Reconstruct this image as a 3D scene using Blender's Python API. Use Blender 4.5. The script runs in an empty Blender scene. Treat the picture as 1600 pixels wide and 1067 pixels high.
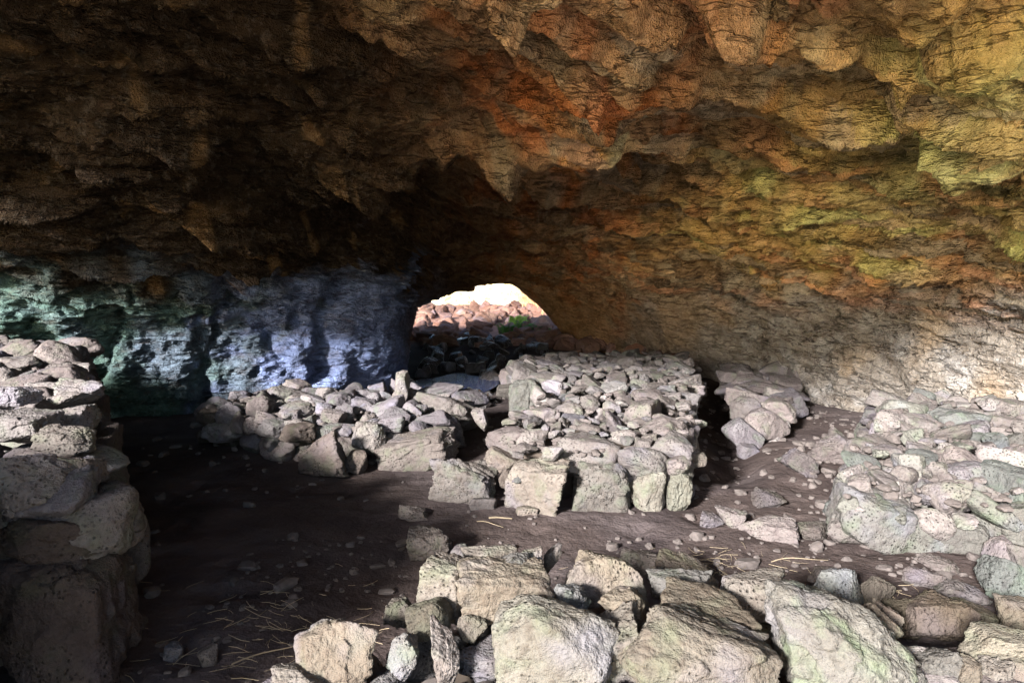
import bpy, bmesh, math, random
import numpy as np
from mathutils import Vector, Matrix, Euler

scene = bpy.context.scene
col = scene.collection
R = math.radians

# ------------------------------------------------------------------ camera
CAM_Z, PITCH, LENS = 1.65, R(5.5), 24.0
FPX = 1600 * LENS / 36.0
cam_data = bpy.data.cameras.new('camera')
cam_data.lens = LENS
cam_data.sensor_width = 36
cam_data.clip_start = 0.05
cam_data.clip_end = 1000
cam = bpy.data.objects.new('camera', cam_data)
cam.location = (0, 0, CAM_Z)
cam.rotation_euler = (R(90) - PITCH, 0, 0)
col.objects.link(cam)
scene.camera = cam

# ------------------------------------------------------------------ daylight
SUN_AZ, SUN_EL = R(33), R(21)            # light travels to the right of straight ahead, low, through the cave mouth
world = bpy.data.worlds.new('World')
scene.world = world
world.use_nodes = True
wn = world.node_tree.nodes
sky = wn.new('ShaderNodeTexSky')
sky.sky_type = 'NISHITA'
sky.sun_disc = False
sky.sun_elevation = SUN_EL
sky.sun_rotation = math.pi + SUN_AZ
world.node_tree.links.new(sky.outputs[0], wn['Background'].inputs[0])
wn['Background'].inputs[1].default_value = 0.05

sun_data = bpy.data.lights.new('sun', 'SUN')
sun_data.energy = 2.4
sun_data.angle = R(7)
sun_data.color = (1.0, 0.965, 0.93)
sun = bpy.data.objects.new('sun', sun_data)
L = Vector((math.sin(SUN_AZ) * math.cos(SUN_EL), math.cos(SUN_AZ) * math.cos(SUN_EL), -math.sin(SUN_EL)))
sun.rotation_euler = L.to_track_quat('-Z', 'Y').to_euler()
col.objects.link(sun)

vs = scene.view_settings
vs.view_transform = 'Standard'
vs.look = 'None'
vs.gamma = 1
vs.use_curve_mapping = False
vs.exposure = 3.35
cy = scene.cycles
cy.use_denoising = True
cy.max_bounces = 8
cy.diffuse_bounces = 3
cy.use_adaptive_sampling = True
cy.adaptive_threshold = 0.03
cy.glossy_bounces = 2
cy.sample_clamp_indirect = 4

# ------------------------------------------------------------------ noise
_rs = np.random.RandomState(7)
_perm = _rs.permutation(256).astype(np.int32)
_perm = np.concatenate([_perm, _perm, _perm])
_g = _rs.normal(size=(256, 3)).astype(np.float32)
_g /= np.linalg.norm(_g, axis=1)[:, None]


_gj = (_g * 0.36 + 0.5).astype(np.float32)
_hv = (np.arange(256) / 255.0).astype(np.float32)


def _hash(i, j, k):
    return _perm[(_perm[(_perm[i & 255] + j) & 255] + k) & 255]


def perlin(p):
    p = np.asarray(p, np.float32)
    if len(p) <= 32768:
        return _perlin(p)
    return np.concatenate([_perlin(p[i:i + 32768]) for i in range(0, len(p), 32768)])


def _perlin(p):
    p = np.asarray(p, np.float32)
    b = np.floor(p).astype(np.int32)
    f = p - b
    u = f * f * f * (f * (f * 6 - 15) + 10)
    out = np.zeros(len(p), np.float32)
    for di in (0, 1):
        wx = u[:, 0] if di else 1 - u[:, 0]
        for dj in (0, 1):
            wy = u[:, 1] if dj else 1 - u[:, 1]
            for dk in (0, 1):
                wz = u[:, 2] if dk else 1 - u[:, 2]
                g = _g[_hash(b[:, 0] + di, b[:, 1] + dj, b[:, 2] + dk)]
                d = g[:, 0] * (f[:, 0] - di) + g[:, 1] * (f[:, 1] - dj) + g[:, 2] * (f[:, 2] - dk)
                out += wx * wy * wz * d
    return out * 1.4


def fbm(p, octaves=4, gain=0.5, lac=2.03, ridged=False):
    a, s, out = 1.0, 0.0, 0.0
    q = np.asarray(p, np.float32).copy()
    for o in range(octaves):
        n = perlin(q)
        if ridged:
            n = 1 - 2 * np.abs(n)
        out = out + a * n
        s += a
        a *= gain
        q = q * lac + 17.3
    return out / s


def worley(p):
    """F1, F2 and a hash of the nearest cell."""
    p = np.asarray(p, np.float32)
    r = [_worley(p[i:i + 32768]) for i in range(0, len(p), 32768)]
    return tuple(np.concatenate([q[k] for q in r]) for k in range(3))


def facets(p, a, b, crease=0.0):
    """Broken rock: every cell is a flat face with its own offset a and tilt b."""
    p = np.asarray(p, np.float32)
    out = []
    for i in range(0, len(p), 32768):
        f1, f2, ci, tl = _worley(p[i:i + 32768], True)
        e = sstep(0, 0.07, f2 - f1)
        out.append(((ci - 0.5) * a + np.clip(tl, -0.6, 0.6) * b) * e - crease * (1 - e))
    return np.concatenate(out)


def _worley(p, tilt=False):
    p = np.asarray(p, np.float32)
    b = np.floor(p - 0.5).astype(np.int32)
    f1 = np.full(len(p), 9.0, np.float32)
    f2 = f1.copy()
    idn = np.zeros(len(p), np.float32)
    tl = idn.copy()
    for di in (0, 1):
        for dj in (0, 1):
            for dk in (0, 1):
                h = _hash(b[:, 0] + di, b[:, 1] + dj, b[:, 2] + dk)
                q = p - b - _gj[h]
                q[:, 0] -= di
                q[:, 1] -= dj
                q[:, 2] -= dk
                d = np.einsum('ij,ij->i', q, q)
                m = d < f1
                f2 = np.where(m, f1, np.minimum(f2, d))
                idn = np.where(m, _hv[h], idn)
                if tilt:
                    tl = np.where(m, np.einsum('ij,ij->i', q, _g[(h * 7 + 31) & 255]), tl)
                f1 = np.where(m, d, f1)
    if tilt:
        return np.sqrt(f1), np.sqrt(f2), idn, tl
    return np.sqrt(f1), np.sqrt(f2), idn


def sstep(a, b, x):
    t = np.clip((x - a) / (b - a), 0, 1)
    return t * t * (3 - 2 * t)


# ------------------------------------------------------------------ place helpers
def ray(px, py):
    u, v = (px - 800) / FPX, (533.5 - py) / FPX
    c, s = math.cos(PITCH), math.sin(PITCH)
    return Vector((u, c + s * v, -s + c * v))


def at(px, py, d):
    r = ray(px, py)
    r = r * (d / r.y)
    return Vector((r.x, r.y, CAM_Z + r.z))


def onz(px, py, z=0.0):
    r = ray(px, py)
    r = r * ((z - CAM_Z) / r.z)
    return Vector((r.x, r.y, z))


# ------------------------------------------------------------------ mesh and object helpers
def mesh_from(name, verts, faces, smooth=True):
    me = bpy.data.meshes.new(name)
    verts = np.asarray(verts, np.float32)
    faces = np.asarray(faces, np.int32)
    me.vertices.add(len(verts))
    me.vertices.foreach_set('co', verts.ravel())
    n = faces.shape[1]
    me.loops.add(faces.size)
    me.loops.foreach_set('vertex_index', faces.ravel())
    me.polygons.add(len(faces))
    me.polygons.foreach_set('loop_start', np.arange(0, faces.size, n, dtype=np.int32))
    me.update(calc_edges=True)
    me.polygons.foreach_set('use_smooth', np.full(len(me.polygons), smooth, bool))
    return me


def vcol(me, name, rgb):
    a = me.color_attributes.new(name, 'FLOAT_COLOR', 'POINT')
    c = np.ones((len(rgb), 4), np.float32)
    c[:, :3] = rgb
    a.data.foreach_set('color', c.ravel())


def link(name, me, mat=None, parent=None, loc=None, rot=None, scl=None):
    o = bpy.data.objects.new(name, me)
    col.objects.link(o)
    if mat is not None and me is not None and len(me.materials) == 0:
        me.materials.append(mat)
    if loc is not None:
        o.location = loc
    if rot is not None:
        o.rotation_euler = rot
    if scl is not None:
        o.scale = scl
    if parent is not None:
        o.parent = parent
        o.location = Vector(o.location) - parent.location
    return o


def tag(o, label=None, cat=None, group=None, kind=None):
    for k, v in (('label', label), ('category', cat), ('group', group), ('kind', kind)):
        if v:
            o[k] = v
    return o


def root_at(name, loc, label, cat, group=None):
    o = bpy.data.objects.new(name, None)
    col.objects.link(o)
    o.location = loc
    o.empty_display_size = 0.1
    return tag(o, label, cat, group, 'thing')


def grid_faces(nu, nv):
    i = np.arange(nu - 1)[:, None] * nv + np.arange(nv - 1)[None, :]
    return np.stack([i, i + 1, i + nv + 1, i + nv], -1).reshape(-1, 4)


# ------------------------------------------------------------------ materials
class NT:
    def __init__(self, name):
        self.m = bpy.data.materials.new(name)
        self.m.use_nodes = True
        self.t = self.m.node_tree
        self.b = self.t.nodes['Principled BSDF']

    def n(self, typ, ins=None, **kw):
        nd = self.t.nodes.new(typ)
        for k, v in kw.items():
            setattr(nd, k, v)
        for k, v in (ins or {}).items():
            if isinstance(v, bpy.types.NodeSocket):
                self.t.links.new(v, nd.inputs[k])
            else:
                nd.inputs[k].default_value = v
        return nd

    def mix(self, fac, a, b, mode='MIX'):
        nd = self.t.nodes.new('ShaderNodeMix')
        nd.data_type = 'RGBA'
        nd.blend_type = mode
        for idx, v in ((0, fac), (6, a), (7, b)):
            if isinstance(v, bpy.types.NodeSocket):
                self.t.links.new(v, nd.inputs[idx])
            elif idx == 0:
                nd.inputs[0].default_value = v
            else:
                nd.inputs[idx].default_value = (v[0], v[1], v[2], 1)
        return nd.outputs[2]

    def ramp(self, fac, stops):
        nd = self.t.nodes.new('ShaderNodeValToRGB')
        self.t.links.new(fac, nd.inputs[0])
        e = nd.color_ramp.elements
        while len(e) < len(stops):
            e.new(0.5)
        for el, (p, c) in zip(e, stops):
            el.position = p
            el.color = (c, c, c, 1) if isinstance(c, (int, float)) else (c[0], c[1], c[2], 1)
        return nd.outputs[0]

    def noise(self, vec, scale, detail=5, rough=0.55, dist=0.0):
        return self.n('ShaderNodeTexNoise', {'Vector': vec, 'Scale': scale, 'Detail': detail, 'Roughness': rough, 'Distortion': dist}).outputs[0]

    def vor(self, vec, scale, feature='F1', rnd=1.0):
        return self.n('ShaderNodeTexVoronoi', {'Vector': vec, 'Scale': scale, 'Randomness': rnd}, feature=feature).outputs['Distance']

    def math(self, op, a, b=0.5):
        nd = self.t.nodes.new('ShaderNodeMath')
        nd.operation = op
        for i, v in enumerate((a, b)):
            if isinstance(v, bpy.types.NodeSocket):
                self.t.links.new(v, nd.inputs[i])
            else:
                nd.inputs[i].default_value = v
        return nd.outputs[0]

    def bump(self, h, strength, dist, prev=None):
        ins = {'Height': h, 'Strength': strength, 'Distance': dist}
        if prev is not None:
            ins['Normal'] = prev
        return self.n('ShaderNodeBump', ins).outputs[0]

    def out(self, color, normal=None, rough=0.9, spec=0.25):
        for k, v in (('Base Color', color), ('Normal', normal), ('Roughness', rough), ('Specular IOR Level', spec)):
            if v is None:
                continue
            if isinstance(v, bpy.types.NodeSocket):
                self.t.links.new(v, self.b.inputs[k])
            elif k == 'Base Color':
                self.b.inputs[k].default_value = (v[0], v[1], v[2], 1)
            else:
                self.b.inputs[k].default_value = v
        return self.m


def stone_material(name, ca, cb, cc, green=0.35, rough=0.95, spec=0.06, pit=1.0):
    t = NT(name)
    pos = t.n('ShaderNodeNewGeometry').outputs['Position']
    oi = t.n('ShaderNodeObjectInfo')
    off = t.n('ShaderNodeVectorMath', {0: pos, 1: oi.outputs['Random']}, operation='ADD')
    sc = t.n('ShaderNodeVectorMath', {0: oi.outputs['Random'], 1: (37.0, 61.0, 53.0)}, operation='MULTIPLY')
    off = t.n('ShaderNodeVectorMath', {0: pos, 1: sc.outputs[0]}, operation='ADD').outputs[0]
    n1 = t.noise(off, 4.0, 3, 0.6)
    n2 = t.noise(off, 22, 4, 0.68)
    n3 = t.noise(off, 7.0, 2, 0.55)
    c = t.mix(t.ramp(n1, [(0.36, 0.0), (0.62, 1.0)]), ca, cb)
    c = t.mix(t.ramp(n2, [(0.42, 0.0), (0.68, 0.75)]), c, cc)
    c = t.mix(t.ramp(n3, [(0.52, 0.0), (0.70, green)]), c, (0.10, 0.138, 0.084))
    n4 = t.noise(off, 3.1, 2, 0.5)
    c = t.mix(t.ramp(n4, [(0.55, 0.0), (0.72, 0.45)]), c, (0.155, 0.15, 0.198))
    c = t.mix(1.0, c, oi.outputs['Color'], 'MULTIPLY')
    v1 = t.vor(off, 48)
    holes = t.ramp(v1, [(0.12, 0.0), (0.34, 1.0)])
    mask = t.ramp(n1, [(0.42, 0.0), (0.58, 1.0)])
    fine = t.noise(off, 90, 2, 0.7)
    dirt = t.ramp(n2, [(0.30, 0.55), (0.48, 1.0)])
    c = t.mix(0.8, c, dirt, 'MULTIPLY')
    pits = t.mix(mask, (1, 1, 1), holes)
    c = t.mix(0.6 * pit, c, pits, 'MULTIPLY')
    hsum = t.math('ADD', t.math('MULTIPLY', n2, 0.030), t.math('MULTIPLY', fine, 0.008))
    hsum = t.math('ADD', hsum, t.math('MULTIPLY', pits, 0.010 * pit))
    nb = t.bump(hsum, 0.8, 1.0)
    return t.out(c, nb, rough, spec)


M_stone = stone_material('dry_lava_stone', (0.124, 0.112, 0.113), (0.165, 0.154, 0.151), (0.084, 0.071, 0.073))
M_front = stone_material('pale_pitted_stone', (0.119, 0.106, 0.096), (0.160, 0.146, 0.134), (0.064, 0.052, 0.045), 0.3)
M_front2 = stone_material('grey_lichen_stone', (0.102, 0.097, 0.094), (0.139, 0.136, 0.132), (0.060, 0.055, 0.051), 0.55, pit=0.5)
M_front3 = stone_material('buff_smooth_stone', (0.116, 0.099, 0.082), (0.150, 0.133, 0.113), (0.073, 0.056, 0.045), 0.2, pit=0.25)
M_redscree = stone_material('red_scree_stone', (0.168, 0.097, 0.076), (0.235, 0.151, 0.126), (0.109, 0.063, 0.050), 0.1)
M_wet = stone_material('wet_dark_stone', (0.035, 0.03, 0.03), (0.055, 0.05, 0.05), (0.02, 0.018, 0.018), 0.0, 0.30, 0.28, 0.9)


def shell_material():
    t = NT('cave_rock')
    pos = t.n('ShaderNodeNewGeometry').outputs['Position']
    base = t.n('ShaderNodeVertexColor', layer_name='mineral').outputs[0]
    n1 = t.noise(pos, 3.5, 5, 0.66, 0.6)
    n2 = t.noise(pos, 15, 4, 0.7)
    n3 = t.noise(pos, 60, 3, 0.7)
    st = t.n('ShaderNodeMapping', {'Vector': pos, 'Rotation': (0.1, R(-20), 0.2), 'Scale': (2.2, 2.2, 6.0)}).outputs[0]
    n4 = t.noise(st, 2.2, 4, 0.65)
    c = t.mix(t.ramp(n1, [(0.33, 0.0), (0.66, 1.0)]), t.mix(1.0, base, (0.70, 0.64, 0.58), 'MULTIPLY'), t.mix(1.0, base, (1.45, 1.42, 1.38), 'MULTIPLY'))
    c = t.mix(t.ramp(n2, [(0.52, 0.0), (0.66, 0.7)]), c, t.mix(1.0, t.mix(0.08, base, (0.42, 0.38, 0.33), 'MIX'), (1.45, 1.45, 1.45), 'MULTIPLY'))
    st2 = t.n('ShaderNodeMapping', {'Vector': pos, 'Rotation': (0.12, R(-14), 0.1), 'Scale': (1.0, 1.0, 4.5)}).outputs[0]
    n5 = t.noise(st2, 1.9, 4, 0.62)
    line = t.math('ABSOLUTE', t.math('SUBTRACT', n5, 0.5))
    ck1 = t.ramp(line, [(0.0, 0.0), (0.022, 1.0)])
    ckm = t.ramp(n1, [(0.40, 0.0), (0.60, 0.75)])
    c = t.mix(ckm, c, t.mix(1.0, c, t.mix(0.65, (1, 1, 1), ck1), 'MULTIPLY'))
    c = t.mix(t.ramp(n4, [(0.30, 0.5), (0.48, 0.0)]), c, (0.07, 0.045, 0.03))
    hsum = t.math('ADD', t.math('MULTIPLY', n4, 0.06), t.math('MULTIPLY', n2, 0.055))
    hsum = t.math('ADD', hsum, t.math('MULTIPLY', n3, 0.012))
    hsum = t.math('ADD', hsum, t.math('MULTIPLY', ck1, 0.035))
    nb = t.bump(hsum, 1.0, 1.5)
    return t.out(c, nb, 0.95, 0.04)


def soil_material():
    t = NT('cave_soil')
    pos = t.n('ShaderNodeNewGeometry').outputs['Position']
    base = t.n('ShaderNodeVertexColor', layer_name='mineral').outputs[0]
    n1 = t.noise(pos, 1.6, 4, 0.6)
    n2 = t.noise(pos, 30, 4, 0.72)
    c = t.mix(t.ramp(n1, [(0.35, 0.0), (0.65, 1.0)]), t.mix(1.0, base, (0.7, 0.66, 0.68), 'MULTIPLY'), t.mix(1.0, base, (1.25, 1.2, 1.18), 'MULTIPLY'))
    c = t.mix(t.ramp(n2, [(0.55, 0.0), (0.75, 0.3)]), c, (0.12, 0.10, 0.092))
    hsum = t.math('ADD', t.math('MULTIPLY', t.noise(pos, 9, 3, 0.65), 0.03), t.math('MULTIPLY', n2, 0.011))
    nb = t.bump(hsum, 0.8, 1.0)
    return t.out(c, nb, 0.95, 0.04)


M_shell = shell_material()
M_soil = soil_material()


def plain(name, c, rough=0.9, spec=0.2, var=0.35, scale=40):
    t = NT(name)
    pos = t.n('ShaderNodeNewGeometry').outputs['Position']
    n = t.noise(pos, scale, 4)
    cc = t.mix(n, [x * (1 - var) for x in c], [x * (1 + var) for x in c])
    return t.out(cc, None, rough, spec)


M_straw = plain('dry_straw', (0.20, 0.16, 0.11))
M_twig = plain('weathered_twig', (0.17, 0.135, 0.095))
M_fern = plain('fern_green', (0.05, 0.12, 0.025))
M_fernb = plain('fern_young', (0.16, 0.26, 0.04))
M_pebble = plain('pebble', (0.085, 0.072, 0.068))
M_core = plain('packed_earth', (0.07, 0.055, 0.045))

# ------------------------------------------------------------------ cave rock: key cross-sections, left foot over the roof to right foot
KEYS = [
    (-3.2, [(-8.6, 7.0), (-7.8, 6.9), (-6.6, 6.6), (-5.2, 6.2), (-3.6, 5.7), (-1.6, 5.1), (0.6, 4.4), (3.0, 3.6), (5.0, 2.6), (6.3, 1.2), (6.8, -.6)]),
    (0.0, [(-8.2, 5.8), (-7.4, 5.4), (-6.5, 5.1), (-5.2, 4.8), (-3.8, 4.5), (-1.8, 4.3), (0.4, 4.0), (2.6, 3.6), (4.4, 2.8), (5.7, 1.4), (6.2, -.6)]),
    (2.5, [(-8.4, 4.5), (-7.4, 4.1), (-6.2, 3.95), (-4.9, 3.8), (-3.6, 3.75), (-1.8, 3.8), (0.3, 3.65), (2.3, 3.5), (3.9, 2.9), (5.0, 1.6), (5.6, -.6)]),
    (4.6, [(-8.9, 3.2), (-7.7, 3.0), (-6.4, 2.95), (-5.0, 3.0), (-3.4, 3.25), (-1.6, 3.5), (0.3, 3.5), (2.0, 3.45), (3.4, 3.05), (4.5, 1.7), (5.1, -.6)]),
    (6.0, [(-9.2, -.5), (-8.6, 1.0), (-7.6, 2.2), (-5.6, 2.55), (-3.3, 2.65), (-1.5, 3.2), (0.2, 3.3), (1.9, 3.2), (3.3, 2.75), (4.45, 1.5), (4.85, -.6)]),
    (7.0, [(-6.2, -.5), (-5.7, .5), (-5.35, 1.15), (-4.7, 1.75), (-3.1, 2.2), (-1.4, 2.95), (0.2, 3.12), (1.6, 3.05), (2.9, 2.7), (4.1, 1.5), (4.55, -.6)]),
    (8.2, [(-4.0, -.5), (-3.75, .5), (-3.6, 1.05), (-3.3, 1.5), (-2.5, 2.05), (-1.2, 2.9), (0.0, 3.35), (1.3, 3.2), (2.6, 2.6), (3.75, 1.4), (4.1, -.6)]),
    (9.0, [(-2.55, -.5), (-2.42, .5), (-2.32, 1.05), (-2.2, 1.5), (-1.75, 2.1), (-0.95, 2.9), (0.0, 3.3), (1.2, 3.1), (2.35, 2.5), (3.45, 1.35), (3.8, -.6)]),
    (9.6, [(-1.95, -.5), (-1.85, .5), (-1.78, 1.05), (-1.7, 1.5), (-1.45, 2.1), (-0.85, 2.85), (0.0, 3.2), (1.1, 3.0), (2.2, 2.4), (3.25, 1.3), (3.6, -.6)]),
    (11.0, [(-1.8, -.5), (-1.7, .5), (-1.65, 1.1), (-1.6, 1.6), (-1.35, 2.2), (-.7, 2.75), (0.1, 2.9), (0.9, 2.6), (1.6, 1.95), (2.4, 1.05), (3.2, -.4)]),
    (13.0, [(-2.2, -.5), (-2.2, .4), (-2.1, .8), (-1.85, 1.2), (-1.35, 1.6), (-.7, 1.9), (0.0, 2.08), (0.55, 1.9), (1.05, 1.4), (1.65, .8), (2.6, -.4)]),
    (14.9, [(-3.3, -.5), (-3.2, .6), (-2.8, .85), (-2.2, 1.02), (-1.55, 1.24), (-.8, 1.46), (-.3, 1.54), (0.03, 1.5), (0.34, 1.24), (0.80, .78), (1.75, -.4)]),
    (15.5, [(-3.8, -.5), (-3.7, .7), (-3.1, .95), (-2.4, 1.15), (-1.65, 1.5), (-.8, 1.8), (-.2, 1.95), (0.25, 1.9), (0.6, 1.5), (1.05, .9), (2.1, -.4)]),
]
KY = np.array([k[0] for k in KEYS])
KP = np.array([k[1] for k in KEYS], float)


def pchip_like(xk, yk, x):
    """Cubic Hermite with finite-difference tangents along axis 0; x any 1-D array."""
    i = np.clip(np.searchsorted(xk, x) - 1, 0, len(xk) - 2)
    h = np.diff(xk)
    m = np.zeros_like(yk)
    d = np.diff(yk, axis=0) / h.reshape(-1, *([1] * (yk.ndim - 1)))
    m[1:-1] = 0.5 * (d[1:] + d[:-1])
    m[0], m[-1] = d[0], d[-1]
    t = ((x - xk[i]) / h[i])
    sh = (-1,) + (1,) * (yk.ndim - 1)
    t = t.reshape(sh)
    hh = h[i].reshape(sh)
    return ((2 * t**3 - 3 * t**2 + 1) * yk[i] + (t**3 - 2 * t**2 + t) * hh * m[i] + (-2 * t**3 + 3 * t**2) * yk[i + 1] + (t**3 - t**2) * hh * m[i + 1])


def shell_grid():
    ys = np.concatenate([np.linspace(-0.6, 3.2, 60, endpoint=False), np.linspace(3.2, 9.2, 420, endpoint=False),
                         np.linspace(9.2, 12.5, 150, endpoint=False), np.linspace(12.5, 15.5, 70)])
    NU = 1000
    secs = pchip_like(KY, KP, ys)                         # (Y, 11, 2)
    uk = np.arange(11.0)
    # denser over the part of the profile in view
    w = np.linspace(0, 10, NU)
    pts = pchip_like(uk, np.transpose(secs, (1, 0, 2)), w)   # (U, Y, 2)
    # even out spacing along each section
    X, Z = pts[..., 0].T, pts[..., 1].T                   # (Y, U)
    Y = np.repeat(ys[:, None], NU, 1)
    return ys, np.stack([X, Y, Z], -1)


ys, G = shell_grid()
NY, NU = G.shape[:2]


def grid_normals(G):
    du = np.gradient(G, axis=1)
    dv = np.gradient(G, axis=0)
    n = np.cross(du, dv)
    n /= np.linalg.norm(n, axis=-1, keepdims=True) + 1e-9
    ctr = np.zeros_like(G)
    ctr[..., 0] = 0
    ctr[..., 1] = G[..., 1]
    ctr[..., 2] = 1.0
    s = np.sign(np.sum(n * (ctr - G), -1, keepdims=True).mean())
    return n * s


Nn = grid_normals(G)
P = G.reshape(-1, 3).astype(np.float32)
x, y, z = P[:, 0], P[:, 1], P[:, 2]
_ci = np.unique(np.append(np.arange(0, NY, 4), NY - 1))
_cj = np.unique(np.append(np.arange(0, NU, 4), NU - 1))
PC = G[_ci][:, _cj].reshape(-1, 3).astype(np.float32)


def up(vals):
    """Spread a smooth noise sampled on every fourth vertex over the whole grid."""
    a = vals.reshape(len(_ci), len(_cj))
    fi = np.interp(np.arange(NY), _ci, np.arange(len(_ci)))
    fj = np.interp(np.arange(NU), _cj, np.arange(len(_cj)))
    i0 = np.minimum(fi.astype(int), len(_ci) - 2)
    j0 = np.minimum(fj.astype(int), len(_cj) - 2)
    ti, tj = (fi - i0)[:, None], (fj - j0)[None, :]
    b = a[i0] * (1 - ti) + a[i0 + 1] * ti
    return (b[:, j0] * (1 - tj) + b[:, j0 + 1] * tj).ravel().astype(np.float32)


warp = np.stack([up(fbm(PC * 0.9 + k, 3)) for k in (3.1, 41.7, 88.2)], 1)
disp = up(0.28 * fbm(PC * 0.55 + 5, 3) + 0.06 * fbm(PC * 1.5 + 9, 3))
# bedded lava: slabs that stick out or have dropped, dipping to the right
dipc = z + 0.22 * (x - 1.0) - 0.12 * (y - 6)
Q = np.stack([x, y, dipc], 1) + np.array([0.35, 0.35, 0.16], np.float32) * warp
upper = sstep(0.9, 1.8, z + 0.22 * np.clip(x - 2, 0, 3) * 0 + 0.3 * warp[:, 0])
leftwall = sstep(-1.0, -2.2, x) * (1 - sstep(1.5, 2.0, z)) * sstep(5, 6, y)
onwall = (x + 0.8 * warp[:, 2] > 1.9)[:, None]           # the right shoulder is bedded along the tube, the roof breaks across it
S1 = np.where(onwall, np.array([1.0, 0.8, 7.5]), np.array([0.7, 2.2, 4.0])).astype(np.float32)
S2 = np.where(onwall, np.array([2.4, 1.9, 13.0]), np.array([1.7, 4.5, 8.0])).astype(np.float32)
f1, f2, cid = worley(Q * S1)
edge = sstep(0.0, 0.12, f2 - f1)
slab = (cid - 0.5) * np.where(onwall[:, 0], 0.34, 0.26) * edge - 0.09 * (1 - edge)
f1b, f2b, cidb = worley(Q * S2 + 31)
edgeb = sstep(0.0, 0.14, f2b - f1b)
slabb = (cidb - 0.5) * np.where(onwall[:, 0], 0.20, 0.12) * edgeb - 0.05 * (1 - edgeb)
# thin broken sheets: every layer ends in a ragged lip
wr = sstep(0.5, 0.85, -Nn.reshape(-1, 3)[:, 2])
jag = up(fbm(PC * np.array([1.3, 2.4, 2.4], np.float32) + 150, 3)) + (0.3 - 0.12 * wr) * fbm(P * np.array([3.2, 6.5, 6.5], np.float32) + 160, 2)
tt = dipc * 6.5 + 1.3 * warp[:, 1] * (1 - 0.6 * wr) + 0.45 * jag
lid = np.floor(tt)
fr = tt - lid
la = np.clip(0.45 + 1.6 * perlin(np.stack([x * 0.8 + lid * 3.7, y * 0.8 + lid * 1.3, lid * 7.7], 1)), 0, 1.3)
sheets = 0.30 * la * (wr * fr**1.6 * (1 - sstep(0.80, 1.0, fr)) * 1.4 + (1 - wr) * (1 - fr)**1.4 * sstep(0.0, 0.10, fr))
tt2 = dipc * 17 + 2.2 * warp[:, 0] * (1 - 0.5 * wr) + 0.7 * jag
lid2 = np.floor(tt2)
fr2 = tt2 - lid2
lb = np.clip(0.35 + 1.8 * perlin(np.stack([x * 1.7 + lid2 * 2.7, y * 1.7 + lid2 * 1.9, lid2 * 5.7], 1)), 0, 1.2)
sheets += (0.085 - 0.02 * wr) * lb * (wr * fr2**1.5 * (1 - sstep(0.7, 1.0, fr2)) * 1.4 + (1 - wr) * (1 - fr2)**1.3 * sstep(0.0, 0.18, fr2))
rough = 0.016 * fbm(P * 7, 3, 0.6) + 0.012 * fbm(P * 16 + 3, 3, 0.6)
lower_smooth = 0.25 + 0.75 * upper
wq = P + 0.10 * warp
sq = np.where(wr[:, None] > 0.5, np.array([0.55, 1.35, 1.25]), np.array([1.0, 1.0, 1.25])).astype(np.float32)
broken = facets(wq * 1.9 * sq + 5, 0.16, 0.26, 0.04) + facets(wq * 4.6 * sq + 15, 0.06, 0.11, 0.02) + facets(P * 10.5 * sq + 25, 0.022, 0.05, 0.008)
disp += 0.35 * slab * lower_smooth * (1 - 0.3 * wr) + 0.35 * slabb * lower_smooth * (1 - wr) + sheets * (0.10 + 0.90 * upper) + broken * (0.22 + 0.78 * upper) * (0.5 - 0.1 * wr) + rough
# knobbly lit wall on the left with deep vertical clefts
knob = up(0.22 * fbm(PC * 1.3 + 33, 3)) + 0.10 * fbm(P * 2.6 + 55, 4, 0.6) + 0.04 * fbm(P * 8 + 57, 3, 0.6, ridged=True)
xw = x + 0.30 * warp[:, 1] + 0.12 * up(fbm(PC * 3 + 15, 2))
gn_ = up(fbm(PC * 1.9 + 123, 3))
gm_ = up(fbm(PC * 2.6 + 140, 3))
for gx0, gw, gd, sl, ph in ((-3.62, 0.08, 0.34, 0.22, 0.05), (-3.05, 0.04, 0.16, -0.3, -0.1), (-2.5, 0.09, 0.30, 0.35, 0.05), (-4.5, 0.04, 0.12, 0.4, 0.0)):
    c_ = xw - gx0 - sl * (z - 0.8) - 0.22 * gm_
    wd = gw * np.clip(1 + 2.2 * gn_, 0.35, 2.2)
    knob -= gd * np.exp(-np.abs(c_ / wd)**1.5) * sstep(-0.35, 0.15, gn_ + ph)
knob -= 0.14 * sstep(0.15, 0.35, gm_)
disp += leftwall * knob
# oblique flow cracks on the smooth lower right wall
rw = sstep(2.2, 3.0, x) * (1 - upper)
fl = up(fbm(np.stack([PC[:, 0] * 0.7 + PC[:, 1] * 0.5, PC[:, 2] * 3.0 - PC[:, 1] * 1.2, PC[:, 1] * 0.5], 1) * 1.6 + 21, 3))
disp += rw * (0.10 * np.abs(fl) - 0.05)


def blob(cx, cyy, cz, r, amp, sharp=0.35):
    d = np.sqrt((x - cx)**2 + (y - cyy)**2 + (z - cz)**2) + 0.35 * warp[:, 1]
    return amp * (1 - sstep(r * (1 - sharp), r, d))


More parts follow.
